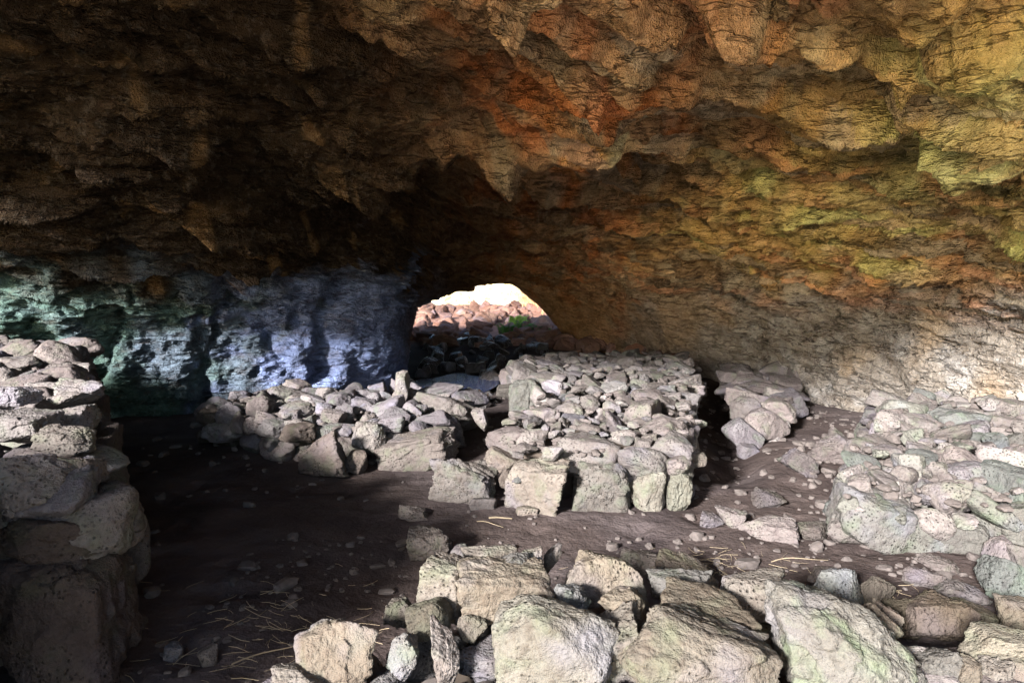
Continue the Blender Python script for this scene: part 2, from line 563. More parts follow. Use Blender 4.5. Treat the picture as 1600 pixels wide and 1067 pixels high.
disp += blob(3.3, 4.7, 3.0, 0.75, 0.34, 0.3)       # yellow block that juts from the right shoulder
disp += blob(3.8, 5.2, 2.3, 0.7, 0.22, 0.4)
disp += blob(1.9, 4.3, 3.6, 0.8, 0.22, 0.25)       # hanging lip of the roof
disp += blob(0.4, 6.9, 3.2, 0.75, 0.16, 0.25)
disp += blob(-1.4, 6.7, 3.05, 0.8, 0.18, 0.25)
disp += blob(-3.0, 5.6, 2.8, 0.7, 0.25, 0.4)
disp += blob(-4.3, 6.4, 2.2, 0.7, 0.2, 0.4)
disp += blob(0.9, 5.6, 3.4, 0.7, 0.15, 0.3)
yw = y + 0.28 * warp[:, 0] + 0.10 * slab / 0.2
roofm = sstep(1.9, 2.6, z) * (1 - sstep(2.6, 3.6, x))
for y0, st_ in ((4.25, 0.10), (4.75, 0.09), (5.3, 0.12), (6.0, 0.10), (6.6, 0.13)):
    disp += roofm * st_ * (sstep(y0, y0 + 0.10, yw) - sstep(y0 + 0.12, y0 + 0.75, yw))
# the roof breaks off in a lip, with a dark hollow behind it
disp -= 0.32 * sstep(7.0, 7.18, y + 0.28 * warp[:, 0] + 0.16 * jag) * (1 - sstep(9.0, 10.5, y)) * sstep(-2.6, -1.8, x) * (1 - sstep(1.1, 1.7, x)) * roofm
disp += 0.16 * (sstep(6.3, 6.9, y + 0.28 * warp[:, 0]) - sstep(7.0, 7.1, y + 0.28 * warp[:, 0] + 0.16 * jag)) * sstep(-2.6, -1.8, x) * (1 - sstep(1.1, 1.7, x)) * roofm
fade = 0.55 + 0.45 * (1 - sstep(11, 14, y))
P2 = P + Nn.reshape(-1, 3) * (disp * fade)[:, None]
# ragged mouth rim
rim = (1 - sstep(-0.6, 0.4, P[:, 1]))
P2[:, 1] += rim * 0.5 * warp[:, 2]

# mineral colours: rust under the roof, sulphur yellow on the right shoulder, grey tuff low on the right, painted shade on the left
def lerp(a, b, t):
    return a + (b - a) * t[:, None]


nz1 = up(fbm(PC * 0.8 + 60, 4))
nz2 = up(fbm(PC * 1.7 + 75, 4))
nz3 = up(fbm(PC * 3.2 + 95, 4))
C_ = np.tile(np.array([0.46, 0.29, 0.16], np.float32), (len(P), 1))
C_ = lerp(C_, np.array([0.58, 0.20, 0.06]), sstep(-0.08, 0.25, nz2) * sstep(-1.6, -0.2, x) * 0.9)
C_ = lerp(C_, np.array([0.48, 0.39, 0.25]), sstep(0.02, 0.3, nz3) * 0.7)
yel = sstep(1.3, 2.8, x + 0.8 * nz1) * sstep(1.4, 2.0, z + 0.6 * nz2)
C_ = lerp(C_, np.array([0.66, 0.48, 0.19]), yel * (0.6 + 0.4 * sstep(-0.1, 0.25, nz2)))
C_ = lerp(C_, np.array([0.50, 0.58, 0.28]), yel * np.clip(sstep(0.05, 0.3, nz3) * 0.15 + 0.5 * sstep(2.9, 3.6, x) * sstep(2.0, 2.6, z), 0, 0.85))
C_ = lerp(C_, np.array([0.52, 0.33, 0.25]), yel * sstep(0.1, 0.4, nz1) * 0.5)
low = sstep(1.6, 2.4, x) * (1 - sstep(1.25, 1.9, z + 0.35 * nz2))
C_ = lerp(C_, np.array([0.27, 0.248, 0.226]), low)
C_ = lerp(C_, np.array([0.345, 0.345, 0.35]), low * sstep(0.0, 0.3, nz3) * 0.7)
C_ = lerp(C_, np.array([0.36, 0.26, 0.16]), low * sstep(0.1, 0.35, nz1) * 0.6)
# every bed has its own shade
lc = perlin(np.stack([x * 0.4 + lid * 5.1, y * 0.4 + lid * 2.3, lid * 9.37], 1))
lc2 = perlin(np.stack([x * 0.9 + lid2 * 3.1, y * 0.9 + lid2 * 2.3, lid2 * 6.37], 1))
beds = np.clip(1 + 0.9 * lc + 0.6 * lc2, 0.45, 1.6) * (upper > 0.05) + (upper <= 0.05)
C_ = C_ * (1 + (beds - 1) * upper)[:, None]
C_ = lerp(C_, np.array([0.50, 0.22, 0.12]), upper * sstep(0.15, 0.4, lc2) * sstep(-0.5, 0.6, x) * 0.5)
C_ = lerp(C_, np.array([0.55, 0.48, 0.36]), upper * sstep(0.15, 0.4, -lc2 + 0.3 * nz3) * sstep(-0.5, 0.6, x) * 0.5)
left_shade = sstep(0.5, -1.6, x + 0.8 * nz1)  # left part of the roof: its shade is put into the colour
C_ = lerp(C_, np.array([0.020, 0.015, 0.011]), left_shade * 0.97)
C_ = lerp(C_, np.array([0.16, 0.10, 0.048]), left_shade * sstep(0.18, 0.34, nz3) * 0.7)
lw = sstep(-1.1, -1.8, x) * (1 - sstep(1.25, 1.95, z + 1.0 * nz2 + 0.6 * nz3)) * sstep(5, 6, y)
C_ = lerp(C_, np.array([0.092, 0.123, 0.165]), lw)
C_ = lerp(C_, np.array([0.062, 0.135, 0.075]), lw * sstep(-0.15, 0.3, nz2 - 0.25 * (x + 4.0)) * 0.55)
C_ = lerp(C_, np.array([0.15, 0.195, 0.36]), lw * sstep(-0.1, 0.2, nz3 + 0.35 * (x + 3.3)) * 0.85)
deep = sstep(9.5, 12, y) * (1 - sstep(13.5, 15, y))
C_ = lerp(C_, np.array([0.14, 0.09, 0.055]), deep * 0.6)  # passage interior painted darker, where shade deepens
C_ = lerp(C_, np.array([0.30, 0.17, 0.07]), sstep(12.5, 14.5, y) * sstep(0.0, 1.0, x) * 0.85)
C_ = np.clip(C_, 0.01, 0.62)

F = grid_faces(NY, NU)
ucol = np.tile(np.arange(NU - 1), NY - 1)
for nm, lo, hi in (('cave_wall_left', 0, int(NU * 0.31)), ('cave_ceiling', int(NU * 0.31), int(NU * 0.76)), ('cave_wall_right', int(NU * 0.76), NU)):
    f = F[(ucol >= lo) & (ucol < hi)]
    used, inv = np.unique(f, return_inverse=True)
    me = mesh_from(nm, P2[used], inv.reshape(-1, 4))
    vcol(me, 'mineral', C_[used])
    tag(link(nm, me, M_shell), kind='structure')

# ------------------------------------------------------------------ ground
def ground_z(gx, gy):
    gx, gy = np.asarray(gx, float), np.asarray(gy, float)
    p = np.stack([gx, gy, np.zeros_like(gx)], 1)
    h = 0.07 * fbm(p * 0.7 + 200, 3) + 0.022 * fbm(p * 3.2 + 210, 4, 0.6)
    h = h + 0.016 * fbm(p * 7.5 + 230, 3, 0.6) - 0.03 * sstep(0.18, 0.4, fbm(p * 3.0 + 240, 2))
    h = h - 0.22 * np.exp(-((gx - (1.72 + 0.27 * (gy - 5.0))) / 0.28)**2) * sstep(5.0, 5.8, gy) * (1 - sstep(9.5, 10.5, gy))
    h = h + 0.10 * sstep(3.2, 5.0, gx) * sstep(2, 4, gy) * (1 - sstep(14, 16, gy))
    h = h + 0.10 * np.exp(-((gx - 2.1)**2 / 0.5 + (gy - 5.9)**2 / 0.5))
    h = h - 0.10 * np.exp(-((gx + 0.7)**2 / 1.2 + (gy - 10.6)**2 / 3.0))
    h = h + 0.22 * sstep(12.4, 14.4, gy) + 0.33 * sstep(15, 20, gy) + 1.75 * sstep(26.6, 27.6, gy)
    return h


gxs = np.concatenate([-8 - np.geomspace(0.3, 150, 22)[::-1], np.linspace(-8, 7, 330), 7 + np.geomspace(0.3, 150, 22)])
gys = np.concatenate([-4 - np.geomspace(0.3, 150, 22)[::-1], np.linspace(-4, 1.2, 40, endpoint=False), np.linspace(1.2, 11, 300, endpoint=False),
                      np.linspace(11, 28, 160, endpoint=False), 28 + np.geomspace(0.1, 150, 22)])
GX, GY = np.meshgrid(gxs, gys)
gp = np.stack([GX.ravel(), GY.ravel(), ground_z(GX.ravel(), GY.ravel())], 1)
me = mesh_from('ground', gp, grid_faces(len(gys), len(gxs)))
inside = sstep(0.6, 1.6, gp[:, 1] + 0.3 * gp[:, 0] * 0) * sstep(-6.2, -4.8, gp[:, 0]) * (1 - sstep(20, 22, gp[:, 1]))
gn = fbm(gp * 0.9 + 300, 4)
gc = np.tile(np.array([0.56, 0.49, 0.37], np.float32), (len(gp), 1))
# unseen ground: pale to bounce light to the roof, dark left to limit it
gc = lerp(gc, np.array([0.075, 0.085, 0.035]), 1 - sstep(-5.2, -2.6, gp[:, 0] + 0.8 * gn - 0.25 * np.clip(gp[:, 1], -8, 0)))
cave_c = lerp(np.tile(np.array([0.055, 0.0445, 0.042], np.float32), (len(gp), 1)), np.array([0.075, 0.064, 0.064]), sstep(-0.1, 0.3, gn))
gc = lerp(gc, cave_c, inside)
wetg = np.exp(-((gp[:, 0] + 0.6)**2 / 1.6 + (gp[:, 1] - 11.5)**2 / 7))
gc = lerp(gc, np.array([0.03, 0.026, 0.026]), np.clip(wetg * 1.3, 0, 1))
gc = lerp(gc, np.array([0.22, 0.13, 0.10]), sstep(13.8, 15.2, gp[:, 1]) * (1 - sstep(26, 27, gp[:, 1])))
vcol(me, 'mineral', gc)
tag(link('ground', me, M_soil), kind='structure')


_GZ = gp[:, 2].reshape(len(gys), len(gxs))


def gz(px_, py_):
    """Height of the ground sheet under a point."""
    i = min(max(int(np.searchsorted(gxs, px_)) - 1, 0), len(gxs) - 2)
    j = min(max(int(np.searchsorted(gys, py_)) - 1, 0), len(gys) - 2)
    a = (px_ - gxs[i]) / (gxs[i + 1] - gxs[i])
    b = (py_ - gys[j]) / (gys[j + 1] - gys[j])
    return float((_GZ[j, i] * (1 - a) + _GZ[j, i + 1] * a) * (1 - b) + (_GZ[j + 1, i] * (1 - a) + _GZ[j + 1, i + 1] * a) * b)


# ------------------------------------------------------------------ stones
_ico = {}


def ico(sub):
    if sub not in _ico:
        bm = bmesh.new()
        bmesh.ops.create_icosphere(bm, subdivisions=sub, radius=1)
        v = np.array([q.co[:] for q in bm.verts], np.float32)
        bm.verts.index_update()
        f = np.array([[q.index for q in g.verts] for g in bm.faces], np.int32)
        bm.free()
        _ico[sub] = (v / np.linalg.norm(v, axis=1)[:, None], f)
    return _ico[sub]


def rock_verts(seed, sub=5, k=16, block=0.6, rough=1.0, pits=0.0):
    """A broken stone: planes cut round a centre, worn edges, weathered faces; fitted to the box -1..1."""
    rs = np.random.RandomState(seed)
    d, f = ico(sub)
    nn, hh = [], []
    for ax in range(3):
        for s in (-1, 1):
            v = np.zeros(3)
            v[ax] = s
            v += rs.normal(size=3) * (0.28 * (1.3 - block))
            nn.append(v / np.linalg.norm(v))
            hh.append(rs.uniform(0.78, 1.0))
    for _ in range(rs.randint(5, 10)):
        v = rs.normal(size=3)
        nn.append(v / np.linalg.norm(v))
        hh.append(rs.uniform(0.82, 1.12) + 0.12 * block)
    nn, hh = np.array(nn), np.array(hh)
    a = np.maximum(0, d @ nn.T) / hh
    r = 1.0 / (np.sum(a**k, axis=1))**(1.0 / k)
    v = d * r[:, None]
    o = rs.uniform(0, 200, 3)
    disp = (0.20 if k < 16 else 0.11) * fbm(v * 1.4 + o, 3) + 0.085 * fbm(v * 3.6 + o + 9, 4, 0.6) * rough
    if sub >= 6:
        disp += 0.018 * fbm(v * 11 + o, 3, 0.6) * rough
        disp += facets(v * 1.7 + o, 0.05, 0.11, 0.02) * rough + facets(v * 5.5 + o, 0.008, 0.022, 0.004) * rough
        if pits:
            f1, f2, ci = worley(v * 13 + o)
            disp -= pits * 0.035 * (1 - sstep(0.12, 0.38, f1)) * sstep(-0.15, 0.2, fbm(v * 1.8 + o + 31, 2))
    else:
        disp += 0.03 * fbm(v * 9 + o, 2, ridged=True)
    v = v * (1 + disp)[:, None]
    lo, hi = v.min(0), v.max(0)
    v = (v - (lo + hi) / 2) / ((hi - lo) / 2)
    return v, f


def rock_mesh(seed, sub=5, **kw):
    v, f = rock_verts(seed, sub, **kw)
    return mesh_from('stone', v, f)


PROTO = [rock_mesh(100 + i, 5, k=[7, 10, 15][i % 3], block=[0.1, 0.4, 0.7][i % 3]) for i in range(24)]
for m_ in PROTO:
    m_.materials.append(M_stone)
PROTO_RED = [m_.copy() for m_ in PROTO[:8]]
PROTO_WET = [m_.copy() for m_ in PROTO[8:16]]
for m_ in PROTO_RED:
    m_.materials.clear()
    m_.materials.append(M_redscree)
for m_ in PROTO_WET:
    m_.materials.clear()
    m_.materials.append(M_wet)

CREAM, PINK, LAV, GREEN, BROWN, GREY, PALE, TEAL = ((1.0, .93, .85), (1.0, .87, .82), (.90, .88, 1.02), (.84, .96, .78), (.72, .58, .44), (.76, .76, .78), (1.15, 1.1, 1.04), (.72, .92, .86))
TINTS = [CREAM, CREAM, PINK, PINK, LAV, GREY, PALE, PALE, (.85, .9, .88), (.9, .8, .72)]
rnd = random.Random(11)


def place(parent, me, loc, half, rot, tint=None, name='stone'):
    o = link(name, me, None, parent, loc, rot, half)
    t = tint or rnd.choice(TINTS)
    m3 = sum(t) / 3
    t = [m3 + (c - m3) * 0.5 for c in t]
    j = rnd.uniform(0.66, 1.1)
    o.color = (t[0] * j, t[1] * j, t[2] * j, 1)
    return o


_seed = [5000]


def stone_px(parent, px, py, w, h, d, deep=1.0, tint=CREAM, sub=6, rz=0, ry=0, rx=0, k=16, block=0.6, pits=1.0, mat=None, name='stone', seed=None, rough=1.0):
    """A stone of its own, w x h picture pixels across when seen from the photographer's place, standing d metres ahead."""
    _seed[0] += 1
    me = rock_mesh(seed or _seed[0], sub, k=k, block=block, pits=pits, rough=rough)
    me.materials.append(mat or M_front)
    s = d / FPX / 2
    hx, hz = w * s, h * s
    return place(parent, me, at(px, py, d), (hx * 1.04, deep * (hx + hz) / 2, hz * 1.04), (R(rx), R(ry), R(rz)), tint, name)


def inside_poly(p, poly):
    c = False
    j = len(poly) - 1
    for i in range(len(poly)):
        (xi, yi), (xj, yj) = poly[i], poly[j]
        if (yi > p[1]) != (yj > p[1]) and p[0] < (xj - xi) * (p[1] - yi) / (yj - yi) + xi:
            c = not c
        j = i
    return c


def core(parent, poly, z0, z1, shrink=0.12):
    c = np.mean(np.array(poly), 0)
    bm = bmesh.new()
    ring = []
    for (a, b) in poly:
        v = np.array([a, b]) - c
        v = c + v * (1 - shrink)
        ring.append((v[0], v[1]))
    bot = [bm.verts.new((a - parent.location.x, b - parent.location.y, z0 - parent.location.z)) for a, b in ring]
    top = [bm.verts.new((a - parent.location.x, b - parent.location.y, z1 - parent.location.z)) for a, b in ring]
    bm.faces.new(top)
    n = len(ring)
    for i in range(n):
        bm.faces.new((bot[i], bot[(i + 1) % n], top[(i + 1) % n], top[i]))
    bmesh.ops.recalc_face_normals(bm, faces=bm.faces[:])
    me = bpy.data.meshes.new('rubble_core')
    bm.to_mesh(me)
    bm.free()
    me.materials.append(M_core)
    o = bpy.data.objects.new('rubble_core', me)
    col.objects.link(o)
    o.parent = parent


def fill_top(parent, poly, ztop, r, n_max, seed, size=(0.75, 1.25), tints=None, skip=None, tilt=24, flat=(0.42, 0.85)):
    """Stones laid over the top of a wall: dart throwing with a spacing that varies with the stone."""
    g = random.Random(seed)
    xs, yy = [p[0] for p in poly], [p[1] for p in poly]
    pts = []
    tries = 0
    while len(pts) < n_max and tries < 9000:
        tries += 1
        p = (g.uniform(min(xs), max(xs)), g.uniform(min(yy), max(yy)))
        if not inside_poly(p, poly) or (skip and skip(p)):
            continue
        rr = r * g.uniform(*size) * (1 if tries < 2500 else 0.62)
        if any((p[0] - q[0])**2 + (p[1] - q[1])**2 < ((rr + q[2]) * 0.5)**2 * 1.25 for q in pts):
            continue
        pts.append((p[0], p[1], rr))
    for a, b, rr in pts:
        e = g.uniform(0.8, 1.35)
        hx, hy = rr * 0.62 * e, rr * 0.62 / e
        hz = rr * 0.62 * g.uniform(*flat)
        zt = ztop(a, b)
        place(parent, g.choice(PROTO), (a, b, zt - hz * 0.55 + g.uniform(-0.03, 0.05)), (hx, hy, hz),
              (R(g.uniform(-tilt, tilt) + 6), R(g.uniform(-tilt, tilt)), R(g.uniform(-35, 35) + g.choice((0, 90, 180)))), g.choice(tints or TINTS))


def face_courses(parent, a, b, z0, z1, course, seed, out=0.0, size=(0.85, 1.3), tints=None):
    """Stones laid in rough courses along one side of a wall."""
    g = random.Random(seed)
    a, b = Vector((a[0], a[1], 0)), Vector((b[0], b[1], 0))
    dv = b - a
    ln = dv.length
    dv.normalize()
    nv = Vector((dv.y, -dv.x, 0))
    yaw = math.atan2(dv.y, dv.x)
    zc = z0
    while zc < z1 - 0.04:
        hgt = min(course * g.uniform(0.85, 1.2), z1 - zc + 0.03)
        t = g.uniform(-0.1, 0.05)
        while t < ln:
            w = hgt * g.uniform(1.0, 1.9) * g.uniform(*size)
            p = a + dv * (t + w / 2) + nv * (out + g.uniform(-0.04, 0.04))
            place(parent, g.choice(PROTO), (p.x, p.y, zc + hgt / 2), (w / 2 * 1.08, hgt * 0.6, hgt / 2 * 1.08),
                  (R(g.uniform(-8, 8)), R(g.uniform(-10, 10)), yaw + R(g.uniform(-14, 14))), g.choice(tints or TINTS))
            t += w * 0.98
        zc += hgt * 0.95


# ---- the long wall in the middle
def lin(pairs):
    k = np.array([p[0] for p in pairs], float)
    v = np.array([p[1] for p in pairs], float)
    return lambda t: float(np.interp(t, k, v))


mid_z = lin([(4.6, 0.40), (6, 0.46), (8, 0.50), (10.5, 0.46)])
mid_poly = [(0.02, 4.75), (1.22, 4.75), (1.52, 5.9), (1.88, 7.2), (2.5, 9.6), (2.3, 10.4), (0.6, 10.4), (0.05, 9.4), (0.0, 8.6), (0.35, 7.9), (0.45, 7.2), (0.18, 6.2), (-0.06, 5.5)]
mid = root_at('dry_stone_wall', (0.9, 6.5, 0), 'long low stone wall in the middle, four big upright stones at its end', 'stone wall')
core(mid, mid_poly, -0.1, 0.36, 0.07)
fill_top(mid, mid_poly, lambda a, b: mid_z(b), 0.205, 600, 21, (0.45, 1.75), tilt=17)
fill_top(mid, mid_poly, lambda a, b: mid_z(b) - 0.13, 0.34, 120, 22, tilt=15)
face_courses(mid, mid_poly[1], mid_poly[4], 0.0, 0.36, 0.17, 23, -0.05)
face_courses(mid, mid_poly[12], mid_poly[10], 0.0, 0.34, 0.18, 24, 0.02)
stone_px(mid, 846, 760, 104, 92, 4.75, 0.9, (1.0, .92, .85), rz=-24, ry=4, seed=31, block=0.8, k=20)
stone_px(mid, 937, 762, 96, 82, 4.78, 0.8, (.95, .96, .98), rz=4, seed=32, block=0.9, k=22)
stone_px(mid, 1010, 768, 58, 76, 4.76, 0.9, (.94, .98, .88), rz=10, seed=33, block=0.5, k=18)
stone_px(mid, 1055, 765, 40, 84, 4.80, 1.2, (.86, 1.0, .84), ry=8, seed=34, block=0.6)
stone_px(mid, 1026, 742, 24, 28, 4.85, 1.2, (.8, .96, .85), sub=5, pits=0)
stone_px(mid, 722, 755, 110, 78, 4.95, 0.9, (1.0, .97, 1.0), ry=10, seed=36, block=0.3, k=14, rough=1.3)
stone_px(mid, 785, 720, 58, 34, 5.1, 1.0, PINK, sub=5, ry=15)
stone_px(mid, 755, 790, 44, 32, 4.7, 1.0, LAV, sub=5)
stone_px(mid, 792, 748, 26, 40, 4.85, 1.0, PINK, sub=5)
stone_px(mid, 825, 800, 40, 22, 4.6, 1.0, PINK, sub=5)
stone_px(mid, 826, 628, 62, 74, 7.4, 1.0, (.80, .95, .98), ry=-6, seed=37, block=0.7)
stone_px(mid, 812, 588, 44, 36, 8.4, 1.0, LAV, sub=5)
stone_px(mid, 795, 612, 40, 24, 8.2, 1.0, GREY, sub=5)
stone_px(mid, 1090, 718, 28, 22, 4.95, 1.0, CREAM, sub=5)

# ---- collapsed wall right of it
bw = root_at('dry_stone_wall', (2.7, 8.0, 0), 'collapsed heap of pinkish wall stones in shadow beyond the long wall', 'stone wall')
heap_poly = [(2.3, 6.7), (2.75, 6.9), (3.55, 8.8), (3.9, 9.6), (3.3, 9.9), (2.7, 8.0)]
core(bw, heap_poly, -0.1, 0.16, 0.2)
fill_top(bw, heap_poly, lambda a, b: 0.24 + 0.03 * (b - 6.7), 0.30, 60, 41, (0.8, 1.4), [PINK, PINK, LAV, CREAM])
for a in ((1150, 592, 60, 26, 9.2, PINK, 12), (1215, 580, 54, 34, 9.3, CREAM, -20), (1252, 600, 44, 40, 9.0, PINK, 15), (1190, 612, 130, 34, 8.4, PINK, 8), (1232, 632, 52, 48, 7.8, LAV, -8),
          (1195, 655, 46, 36, 7.2, PINK, 0), (1160, 682, 64, 50, 6.7, LAV, 28), (1212, 692, 26, 30, 6.8, PALE, -30), (1168, 706, 34, 26, 6.5, LAV, 10), (1226, 668, 16, 22, 7.0, PALE, 0)):
    stone_px(bw, *a[:5], 1.0, a[5], sub=5, ry=a[6], mat=M_stone)

# ---- right wall, green faced
right_z = lin([(3.6, 0.30), (4.6, 0.40), (7, 0.50)])
right_poly = [(2.0, 4.0), (3.4, 3.7), (4.9, 3.7), (4.7, 6.0), (4.2, 6.6), (3.5, 6.5), (3.1, 5.5), (2.45, 4.75)]
rw_ = root_at('dry_stone_wall', (3.2, 4.8, 0), 'low wall of small stones with broad green stained face slabs, beside the bright cave wall', 'stone wall')
core(rw_, [(2.3, 4.5), (4.7, 4.2), (4.5, 5.9), (4.1, 6.3), (3.6, 6.2), (3.2, 5.4), (2.6, 4.8)], -0.1, 0.26, 0.0)
fill_top(rw_, [(2.1, 4.0), (3.3, 3.8), (4.8, 3.8), (4.8, 4.5), (2.3, 4.5)], lambda a, b: 0.20 + 0.22 * (b - 3.8), 0.26, 80, 55, (0.6, 1.4), [CREAM, PALE, GREEN, PINK, LAV])
RT = [CREAM, PALE, GREEN, PALE, (.9, .97, .86), TEAL, CREAM, PINK, PINK, LAV, (.95, .95, .88)]
fill_top(rw_, right_poly, lambda a, b: right_z(b), 0.21, 300, 51, (0.55, 1.5), RT, skip=lambda p: p[1] < 4.15 + 0.1 * (2.4 - p[0]), tilt=24)
fill_top(rw_, right_poly, lambda a, b: right_z(b) - 0.12, 0.32, 80, 52, tints=RT, skip=lambda p: p[1] < 4.3)
face_courses(rw_, right_poly[0], right_poly[7], -0.02, 0.28, 0.2, 53, 0.0, tints=RT)
face_courses(rw_, right_poly[6], right_poly[5], 0.0, 0.32, 0.2, 54, 0.0, tints=RT)
for a in ((1362, 814, 116, 96, 4.1, (.92, .97, .86), 10, 61), (1432, 840, 96, 76, 4.05, (.84, .94, .78), 12, 62), (1500, 842, 92, 66, 4.0, (.84, .92, .78), 8, 63), (1585, 815, 100, 80, 4.0, (.9, 1.0, .82), 4, 64),
          (1405, 660, 62, 70, 6.2, (.95, .96, .84), -10, 65), (1445, 690, 70, 60, 5.6, (1.0, .93, .82), 6, 66), (1470, 705, 84, 36, 5.2, (.95, 1.0, .85), 4, 67),
          (1500, 665, 80, 46, 5.6, TEAL, 8, 68), (1585, 640, 70, 34, 6.0, CREAM, 12, 69), (1410, 745, 76, 40, 4.6, PALE, -14, 70), (1560, 860, 34, 46, 3.75, PINK, 12, 71), (1590, 868, 44, 40, 3.7, CREAM, 0, 72)):
    stone_px(rw_, *a[:5], 0.9, a[5], ry=a[6], seed=a[7], block=0.8, k=26, pits=0.2, rough=0.5, mat=M_stone)

# ---- wall at the back left with the standing stone
dz_ = lin([(5.8, 0.28), (6.6, 0.38), (8, 0.40)])
d_poly = [(-3.1, 6.7), (-2.0, 6.0), (-0.75, 6.05), (-0.4, 6.7), (-0.5, 7.3), (-1.4, 7.6), (-2.6, 7.7)]
dw = root_at('dry_stone_wall', (-1.6, 7.0, 0), 'tumbled stone wall with one upright stone on top, before the dark passage', 'stone wall')
core(dw, d_poly, -0.1, 0.25, 0.15)
fill_top(dw, d_poly, lambda a, b: dz_(b), 0.30, 150, 71, (0.65, 1.4), [LAV, PALE, CREAM, LAV, PINK], tilt=25)
fill_top(dw, d_poly, lambda a, b: dz_(b) - 0.14, 0.36, 60, 72, tilt=15)
face_courses(dw, d_poly[0], d_poly[1], 0.0, 0.32, 0.2, 73, 0.0, tints=[BROWN, PINK, GREY])
for a in ((628, 603, 24, 46, 6.9, (1.05, 1.0, .9), 5, 81), (445, 655, 54, 26, 6.3, PINK, -6, 82), (520, 654, 42, 28, 6.2, PINK, 4, 83), (480, 668, 40, 34, 6.2, GREEN, -20, 84), (515, 674, 48, 24, 6.0, GREY, 0, 85),
          (580, 685, 66, 56, 5.9, (.95, .9, .8), 10, 86), (503, 712, 78, 76, 5.6, (.9, .72, .6), -12, 87), (555, 720, 40, 36, 5.65, BROWN, 5, 88), (652, 702, 130, 58, 5.9, (.88, .78, .66), -14, 89),
          (704, 668, 44, 34, 6.3, PALE, 24, 90), (640, 655, 38, 54, 6.5, LAV, 30, 91), (576, 640, 46, 40, 6.7, LAV, 0, 92), (570, 618, 70, 22, 7.2, LAV, -4, 93), (690, 612, 74, 26, 7.2, LAV, -8, 94),
          (462, 632, 30, 20, 6.9, LAV, 0, 95), (498, 629, 28, 20, 6.9, LAV, 12, 96), (680, 640, 36, 26, 6.7, CREAM, -20, 97), (752, 655, 20, 40, 6.4, CREAM, -22, 98)):
    stone_px(dw, *a[:5], 0.9, a[5], sub=6 if a[2] > 60 else 5, ry=a[6], seed=a[7], block=0.35, k=16, pits=0.3, mat=M_stone)

# ---- tall wall along the left edge
e_poly = [(-2.75, 2.2), (-1.72, 2.78), (-2.55, 4.0), (-4.15, 6.55), (-6.4, 6.7), (-4.4, 4.2)]
ez = lin([(2.2, 0.80), (4, 0.84), (6.0, 0.96), (6.7, 1.02)])
ew = root_at('dry_stone_wall', (-3.2, 4.2, 0), 'tall stone wall at the left edge, top lit and near end in shade', 'stone wall')
core(ew, e_poly, -0.1, 0.70, 0.10)
fill_top(ew, e_poly, lambda a, b: ez(b), 0.27, 160, 91, (0.6, 1.5), [PALE, LAV, CREAM, PALE, PINK], tilt=20)
fill_top(ew, e_poly, lambda a, b: ez(b) - 0.14, 0.36, 60, 92, tilt=12)
face_courses(ew, e_poly[1], e_poly[3], 0.0, 0.74, 0.24, 93, -0.02, tints=[(.48, .39, .33), (.5, .38, .3), (.56, .47, .4)])  # brown stone, tinted darker to deepen the shade on this side
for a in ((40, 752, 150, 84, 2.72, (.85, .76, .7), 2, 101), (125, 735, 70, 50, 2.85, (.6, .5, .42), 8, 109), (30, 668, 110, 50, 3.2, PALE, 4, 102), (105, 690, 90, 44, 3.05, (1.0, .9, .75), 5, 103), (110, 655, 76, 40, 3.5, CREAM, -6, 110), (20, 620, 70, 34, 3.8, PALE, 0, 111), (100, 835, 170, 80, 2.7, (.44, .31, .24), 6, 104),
          (110, 960, 230, 210, 2.65, (.42, .29, .225), 3, 105), (10, 860, 120, 120, 2.75, (.42, .29, .225), 0, 106), (120, 610, 80, 30, 4.4, PALE, 5, 107), (95, 562, 70, 30, 6.0, (.85, .9, .85), 0, 108)):  # lower near-end stones: red-brown, darkened to add to their shade
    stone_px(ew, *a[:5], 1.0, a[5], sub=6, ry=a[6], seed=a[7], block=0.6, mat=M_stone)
# unseen block of stones added to shade the wall's near end
blocker_poly = [(-4.8, 0.3), (-2.4, 0.9), (-2.05, 1.9), (-5.0, 2.2)]
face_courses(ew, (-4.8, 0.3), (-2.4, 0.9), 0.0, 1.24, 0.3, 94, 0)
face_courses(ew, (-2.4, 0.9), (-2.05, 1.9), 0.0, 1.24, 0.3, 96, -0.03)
core(ew, blocker_poly, -0.1, 1.2, 0.06)
fill_top(ew, blocker_poly, lambda a, b: 1.30, 0.36, 60, 95)

